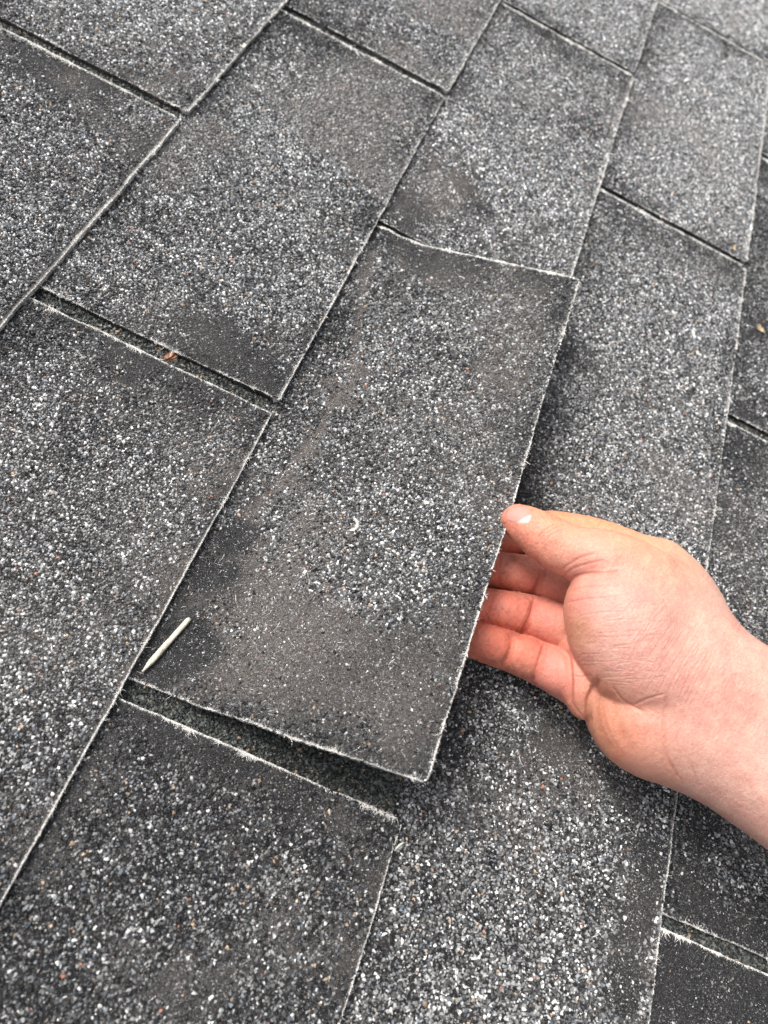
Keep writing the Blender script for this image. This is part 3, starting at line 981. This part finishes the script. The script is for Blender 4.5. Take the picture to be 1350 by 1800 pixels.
# fans of fine lines: over the thumb mound and across the wrist
for k in range(30):
    y0 = 1045 + k * 5.2 + rl.normal(0, 2)
    x0 = 1030 + rl.uniform(-15, 90)
    ln = rl.uniform(30, 80)
    sl_ = -.10 + .004 * k + rl.normal(0, .03)
    press([(x0, y0), (x0 + ln / 2, y0 + sl_ * ln / 2 + rl.normal(0, 1.5)), (x0 + ln, y0 + sl_ * ln)], rl.uniform(.04, .12), 1.3, .10)
for k in range(30):
    x0 = 1160 + k * 4.8 + rl.normal(0, 2)
    y0 = 1062 + k * 5.5 + rl.normal(0, 6)
    ln = rl.uniform(70, 150)
    dx = -.62 + .012 * k
    press([(x0 + 10, y0 - 10), (x0 + dx * ln * .5, y0 + ln * .45 + rl.normal(0, 2)), (x0 + dx * ln * 1.1, y0 + ln)], rl.uniform(.05, .13), 1.5, .16)
for k in range(16):
    x0 = 1080 + rl.uniform(-20, 60)
    y0 = 1195 + k * 3.2
    press([(x0, y0 - 40), (x0 + rl.uniform(30, 70), y0 - 40 + rl.normal(0, 5))], rl.uniform(.06, .15), 1.3, .06)
# tendons of the wrist, very slight
for off in (0, 34, 70):
    p = np.array([(1235, 1195), (1300, 1250), (1380, 1310), (1500, 1395)]) + np.array([-.6, .8]) * off
    press([tuple(x) for x in p], .22, 11, 0)
# nail bed hollow
for vn in ([(1240, 1290), (1290, 1330), (1330, 1385), (1380, 1440)], [(1270, 1230), (1320, 1300), (1350, 1330), (1420, 1380)], [(1330, 1190), (1370, 1230), (1450, 1270)]):
    press(vn, -.16, 7, 0)
front_n = front & (SX < 945) & (SY < 930)
HV = HV + HN * disp[:, None]
# pores and cross-hatched skin lines
HV = HV + HN * ((vnoise(SX, SY, 5.5, 13) - .5) * .10 + (vnoise(SX * .8 + SY * .6, SY * .25 - SX * .2, 3.0, 14) - .5) * .09)[:, None]
# a very fine natural unevenness
HV = HV + HN * ((fbm(SX, SY, 26, 3, 2) - .5) * .35)[:, None]

# --- skin tones by region, shade painted into the low forearm (photo frame centres)
REG = [(905, 955, 38, (.56, .235, .155)), (960, 975, 45, (.60, .27, .185)), (1030, 950, 45, (.62, .33, .25)), (1090, 1040, 60, (.62, .36, .275)),
       (1110, 1130, 60, (.61, .355, .265)), (1060, 1020, 26, (.62, .28, .20)), (1190, 1060, 60, (.64, .41, .29)), (1000, 912, 40, (.66, .32, .145)), (1100, 928, 45, (.66, .34, .16)), (1170, 975, 40, (.64, .38, .21)),
       (890, 1003, 35, (.52, .17, .11)), (970, 1035, 28, (.56, .20, .135)), (880, 1065, 38, (.56, .185, .12)), (960, 1090, 30, (.56, .20, .14)),
       (850, 1125, 40, (.58, .19, .12)), (915, 1155, 22, (.58, .23, .14)), (975, 1190, 30, (.58, .23, .17)), (1018, 1110, 20, (.58, .30, .15)),
       (1018, 1190, 25, (.58, .25, .17)), (1055, 1230, 28, (.56, .28, .16)), (1085, 1290, 28, (.55, .27, .155)), (1130, 1280, 42, (.60, .29, .195)), (1160, 1340, 30, (.58, .31, .20)),
       (1230, 1300, 60, (.56, .34, .245)), (1220, 1180, 50, (.62, .34, .25)), (1290, 1170, 50, (.64, .38, .27)), (1320, 1280, 60, (.62, .375, .275)), (1310, 1420, 60, (.52, .32, .24)), (1500, 1450, 150, (.60, .37, .27))]
wsum = np.zeros(len(HV))
HC = np.zeros((len(HV), 3))
for (x, y, r, c) in REG:
    g = np.exp(-((SX - x) ** 2 + (SY - y) ** 2) / (2 * r * r)) + 1e-7
    HC += g[:, None] * np.array(c)
    wsum += g
HC /= wsum[:, None]
# the index finger, seen above the thumb, is the warmest
ix = sstep(46, 39, HV[:, 2]) * sstep(968, 948, SY) * sstep(905, 925, SX) * sstep(1200, 1040, SX)
HC = HC * (1 - ix[:, None]) + np.array([.64, .32, .165]) * ix[:, None]
# the far side of the hand keeps the plain back-of-hand tone
back = sstep(.3, -.3, (HN @ (-CR[2] * np.array([1, 1, -1]))))
HC = HC * (1 - .6 * back[:, None]) + np.array([.60, .34, .23]) * .6 * back[:, None]
mott = (fbm(SX, SY, 22, 91, 3) - .5)[:, None]
HC = HC * (1 + mott * np.array([.08, .18, .17]))
grime = sstep(.60, .74, fbm(SX, SY, 9, 321, 3)) * sstep(1010, 880, SX) * .35 + sstep(.70, .78, vnoise(SX, SY, 4.5, 322)) * .16 * sstep(1100, 900, SX)
HC = HC * (1 - grime[:, None]) + np.array([.16, .09, .07]) * grime[:, None]
HC = HC * (1 - np.clip(redl, 0, 1)[:, None] * np.array([.22, .42, .42]))
gr = sstep(.44, .56, HC[:, 1] / HC[:, 0])[:, None]
HC = np.clip(HC * (np.array([.99, .88, .92]) * (1 - gr) + np.array([.88, .81, .90]) * gr), 0, 1)

M_SKIN, t, b = mat('skin')
ca = N(t, 'ShaderNodeVertexColor', layer_name='Col')
tc = N(t, 'ShaderNodeTexCoord').outputs['Object']
n1 = noise_node(t, 900, 4, .65, tc)
n2 = noise_node(t, 160, 3, .6, tc)
vor = N(t, 'ShaderNodeTexVoronoi', feature='DISTANCE_TO_EDGE')
vor.inputs['Scale'].default_value = 1100
t.links.new(tc, vor.inputs['Vector'])
r1 = ramp(t, n1.outputs['Fac'], [(.3, (.90, .82, .82)), (.7, (1.06, 1.10, 1.08))])
c1 = mixc(t, 1.0, ca.outputs['Color'], r1.outputs['Color'], 'MULTIPLY')
r2 = ramp(t, n2.outputs['Fac'], [(.3, (.96, .88, .88)), (.7, (1.04, 1.10, 1.08))])
c2 = mixc(t, 1.0, c1, r2.outputs['Color'], 'MULTIPLY')
t.links.new(c2, b.inputs['Base Color'])
b.inputs['Roughness'].default_value = .52
b.inputs['Specular IOR Level'].default_value = .35
b.inputs['Subsurface Weight'].default_value = .22
b.inputs['Subsurface Radius'].default_value = (1, .35, .2)
b.inputs['Subsurface Scale'].default_value = .0025
bp = N(t, 'ShaderNodeBump')
bp.inputs['Strength'].default_value = .6
bp.inputs['Distance'].default_value = .0003
t.links.new(vor.outputs['Distance'], bp.inputs['Height'])
bp2 = N(t, 'ShaderNodeBump')
bp2.inputs['Strength'].default_value = .6
bp2.inputs['Distance'].default_value = .0003
t.links.new(n1.outputs['Fac'], bp2.inputs['Height'])
t.links.new(bp.outputs[0], bp2.inputs['Normal'])
t.links.new(bp2.outputs[0], b.inputs['Normal'])

wv = w3(HV * 1e-3)
org = np.array(w3(np.array([pt(1300, 1260, 52, 1)[:3] * 1e-3]))[0])
# orient faces outwards in world space
q0 = HQ[:2000]
hand = make_mesh('person', wv - org, [HQ], [M_SKIN], None, HC, True)
hand.location = org
tag(hand, 'bare right hand and forearm reaching in from the right, pinching up one shingle', 'person')

# --- thumbnail: a curved plate seated on the tip of the thumb
M_NAIL, t, b = mat('nail')
b.inputs['Specular IOR Level'].default_value = .25
ca = N(t, 'ShaderNodeVertexColor', layer_name='Col')
t.links.new(ca.outputs['Color'], b.inputs['Base Color'])
b.inputs['Roughness'].default_value = .5
b.inputs['Subsurface Weight'].default_value = .15
b.inputs['Subsurface Scale'].default_value = .001
NX, NY = 46, 34
NC, NAX, NAY = np.array([909.0, 904.0]), 26.5, 17.0
na = math.radians(8)
gx, gy = np.meshgrid(np.linspace(-1, 1, NX), np.linspace(-1, 1, NY))
# square-to-rounded plate
rx = gx * np.sqrt(1 - gy ** 2 * .42)
ry = gy * np.sqrt(1 - gx ** 2 * .42)
nxp = NC[0] + NAX * rx * math.cos(na) - NAY * ry * math.sin(na)
nyp = NC[1] + NAX * rx * math.sin(na) + NAY * ry * math.cos(na)
sel = np.nonzero(front & (SX > 850) & (SX < 975) & (SY > 870) & (SY < 960))[0]
PV = HV[sel]
SXs, SYs = SX[sel], SY[sel]
nail = np.zeros((NX * NY, 3))
nailn = np.zeros((NX * NY, 3))
for i, (x, y) in enumerate(zip(nxp.ravel(), nyp.ravel())):
    dd = (SXs - x) ** 2 + (SYs - y) ** 2
    wgt = np.exp(-dd / 30.0) + 1e-12 * (1 / (dd + 1))
    nail[i] = (PV * wgt[:, None]).sum(0) / wgt.sum()
    nailn[i] = (HN[sel] * wgt[:, None]).sum(0) / wgt.sum()
nailn /= np.linalg.norm(nailn, axis=1)[:, None]
edge = np.maximum(np.abs(gx), np.abs(gy)).ravel()
nail = nail + nailn * (.30 * sstep(1.0, .7, edge) + .02)[:, None]
low = nail - nailn * .5
lun = sstep(.48, .74, (gx * .75 + gy * .62).ravel()) * .85 
ncol = np.array([.52, .23, .19]) * (1 - lun[:, None]) + np.array([.66, .52, .46]) * lun[:, None]
fr = sstep(-.86, -.98, gx.ravel()) 
ncol = ncol * (1 - .55 * fr[:, None])
I = np.arange(NX * NY).reshape(NY, NX)
qn = np.stack([I[:-1, :-1], I[:-1, 1:], I[1:, 1:], I[1:, :-1]], -1).reshape(-1, 4)
ring = np.concatenate([I[0, :-1], I[:-1, -1], I[-1, :0:-1], I[:0:-1, 0]])
nx_ = np.roll(ring, -1)
k_ = NX * NY
wn = np.stack([ring, nx_, nx_ + k_, ring + k_], 1)
nl = make_mesh('thumbnail', w3(np.concatenate([nail, low]) * 1e-3) - org, [np.concatenate([qn, wn[:, ::-1]]), qn[:, ::-1] + k_], [M_NAIL], None, np.concatenate([ncol, ncol]), True, hand)

# ------------------------------------------------------------------ loose bits lying on the roof
def simple_mat(name, stops, rough=.7, scale=300, sx=1):
    m, t, b = mat(name)
    tc = N(t, 'ShaderNodeTexCoord').outputs['Object']
    mp = N(t, 'ShaderNodeMapping')
    mp.inputs['Scale'].default_value = (sx, 1, 1)
    t.links.new(tc, mp.inputs['Vector'])
    n = noise_node(t, scale, 5, .65, mp.outputs[0])
    r = ramp(t, n.outputs['Fac'], stops)
    t.links.new(r.outputs['Color'], b.inputs['Base Color'])
    b.inputs['Roughness'].default_value = rough
    bp = N(t, 'ShaderNodeBump')
    bp.inputs['Strength'].default_value = .6
    bp.inputs['Distance'].default_value = .0003
    t.links.new(n.outputs['Fac'], bp.inputs['Height'])
    t.links.new(bp.outputs[0], b.inputs['Normal'])
    return m

def surf_h(u, v, which):
    P = tab_surface(TABS[which])
    return float(np.asarray(P(np.array([float(u)]), np.array([float(v)]))[2])[0])

def rod(name, pts, radii, flat, m, seed=1, ring=12, jit=.06, closed_point=True):
    """a whittled, slightly irregular stick along pts (world metres)"""
    r = np.random.default_rng(seed)
    pts = np.array(pts, float)
    n = len(pts)
    V, F = [], []
    for i in range(n):
        d = pts[min(i + 1, n - 1)] - pts[max(i - 1, 0)]
        d /= np.linalg.norm(d)
        s = np.cross(d, [0, 0, 1.0])
        s /= np.linalg.norm(s)
        u_ = np.cross(s, d)
        for k in range(ring):
            a = 2 * np.pi * k / ring
            rr = radii[i] * (1 + r.normal(0, jit) * (.3 + .7 * (k % 3 == 0)))
            V.append(pts[i] + s * math.cos(a) * rr + u_ * math.sin(a) * rr * flat)
    for i in range(n - 1):
        for k in range(ring):
            F.append((i * ring + k, i * ring + (k + 1) % ring, (i + 1) * ring + (k + 1) % ring, (i + 1) * ring + k))
    V.append(pts[0]); V.append(pts[-1])
    T3 = [(n * ring, (k + 1) % ring, k) for k in range(ring)] + [(n * ring + 1, (n - 1) * ring + k, (n - 1) * ring + (k + 1) % ring) for k in range(ring)]
    V = np.array(V)
    c = V.mean(0)
    ob = make_mesh(name, V - c, [np.array(F), np.array(T3)], [m], None, None, True)
    ob.location = c
    return ob

M_STICK = simple_mat('bleached_wood', [(.34, (.12, .10, .07)), (.42, (.48, .43, .33)), (.6, (.64, .60, .49)), (.8, (.74, .71, .60))], .7, 700, .35)
LIFT = 8
a, b2 = np.array([4.4, 255.9]), np.array([31.3, 262.6])
n = 26
ss = np.linspace(0, 1, n)
pts = []
for s in ss:
    u, v = a + (b2 - a) * s
    pts.append((u * 1e-3, -v * 1e-3, 0))
h0 = max(surf_h(*(a), LIFT), surf_h(*(a + (b2 - a) * .5), LIFT) - .0006) + .0013
h1 = surf_h(*b2, LIFT) + .0016
pts = [(p[0], p[1], h0 + (h1 - h0) * s + .00015 * math.sin(s * 5)) for p, s in zip(pts, ss)]
rad = 1e-3 * (.34 + .84 * sstep(0, .20, ss)) * (1 - .12 * sstep(.25, .9, ss)) * (1 - .35 * sstep(.97, 1, ss))
stick = rod('wooden_stick', pts, rad, .75, M_STICK, 3, 14, .035)
tag(stick, 'short pale pointed wooden stick lying on the corner of the lifted shingle', 'stick')

M_SLV = simple_mat('pale_straw', [(.3, (.55, .52, .42)), (.7, (.78, .75, .66))], .6, 900)
hs = surf_h(-17, 377, 11)
sl_ = rod('straw_sliver', [(-.0195, -.3762, hs + .0008), (-.0180, -.3768, hs + .0009), (-.0164, -.3778, hs + .0008), (-.0152, -.3792, hs + .0006)], [.0004, .00045, .00045, .0003], .8, M_SLV, 5, 8)
tag(sl_, 'tiny cream straw sliver beside the corner of the bottom left shingle', 'sliver')

def crumb(name, u, v, h, parts, m, label, cat, seed):
    """curled flake: a few crumpled petals of thin material joined at their base"""
    r = np.random.default_rng(seed)
    V, F = [], []
    for (ang, ln, wd, curl, tilt) in parts:
        nb = len(V)
        nx, ny = 9, 6
        for layer in (0, 1):
            for i in range(nx):
                s = i / (nx - 1)
                for j in range(ny):
                    q = j / (ny - 1) - .5
                    w_ = wd * (math.sin(math.pi * (.12 + .8 * s)) ** .7)
                    x = ln * s * math.cos(curl * s)
                    z = ln * s * math.sin(curl * s) * .8 + tilt * abs(q) * w_ + r.normal(0, .00005) + layer * .00022
                    y = q * w_ + r.normal(0, .00007)
                    V.append((u * 1e-3 + x * math.cos(ang) - y * math.sin(ang), -v * 1e-3 + x * math.sin(ang) + y * math.cos(ang), h + .0002 + z))
        for layer in (0, 1):
            o = nb + layer * nx * ny
            for i in range(nx - 1):
                for j in range(ny - 1):
                    f_ = (o + i * ny + j, o + (i + 1) * ny + j, o + (i + 1) * ny + j + 1, o + i * ny + j + 1)
                    F.append(f_ if layer else f_[::-1])
        I = np.arange(nx * ny).reshape(nx, ny) + nb
        ring = np.concatenate([I[0, :-1], I[:-1, -1], I[-1, :0:-1], I[:0:-1, 0]])
        for p, q in zip(ring, np.roll(ring, -1)):
            F.append((p, q, q + nx * ny, p + nx * ny))
    V = np.array(V)
    c = V.mean(0)
    ob = make_mesh(name, V - c, [np.array(F)], [m], None, None, True)
    ob.location = c
    tag(ob, label, cat)
    return ob

M_BARK = simple_mat('brown_bark', [(.3, (.10, .045, .025)), (.5, (.34, .17, .10)), (.75, (.55, .33, .22))], .6, 700, .25)
M_LEAF = simple_mat('dry_leaf', [(.3, (.28, .19, .11)), (.6, (.52, .42, .27)), (.8, (.66, .57, .42))], .7, 600)
hb = surf_h(143, 196, 7 + 0) if False else -.0002
crumb('bark_flake', 140.8, 192.6, .0012, [(-.75, .0085, .0030, .25, .5), (-.55, .0080, .0026, .5, .4), (-.95, .0078, .0026, .15, .6), (-.7, .0060, .0022, .8, .5)], M_BARK,
      'brown curled bark flake lodged in the slot left of the centre', 'bark flake', 4)
crumb('leaf_crumb', 448, 487.5, surf_h(448, 487.5, 13), [(.2, .0036, .0020, .5, .5), (1.9, .0034, .0020, .3, .6), (3.9, .0030, .0018, .6, .5)], M_LEAF,
      'small tan leaf crumb at the lower corner of an upper right shingle', 'leaf', 5)
crumb('leaf_crumb', 382, 517, surf_h(382, 517, 17), [(.6, .0042, .0028, .5, .5), (2.2, .0038, .0028, .4, .6), (4.0, .0040, .0026, .6, .5), (5.4, .0032, .0024, .3, .5)], M_LEAF,
      'larger tan leaf crumb near the right edge of the picture', 'leaf', 6)
crumb('leaf_crumb', 376, 126, surf_h(376, 125.5, 0), [(.3, .0034, .0016, .3, .5), (1.6, .0030, .0014, .4, .5)], M_SLV,
      'cream leaf shred on the butt edge of the top left shingle', 'leaf', 7)
# the little arc of bared glass fibres in the middle of the lifted shingle
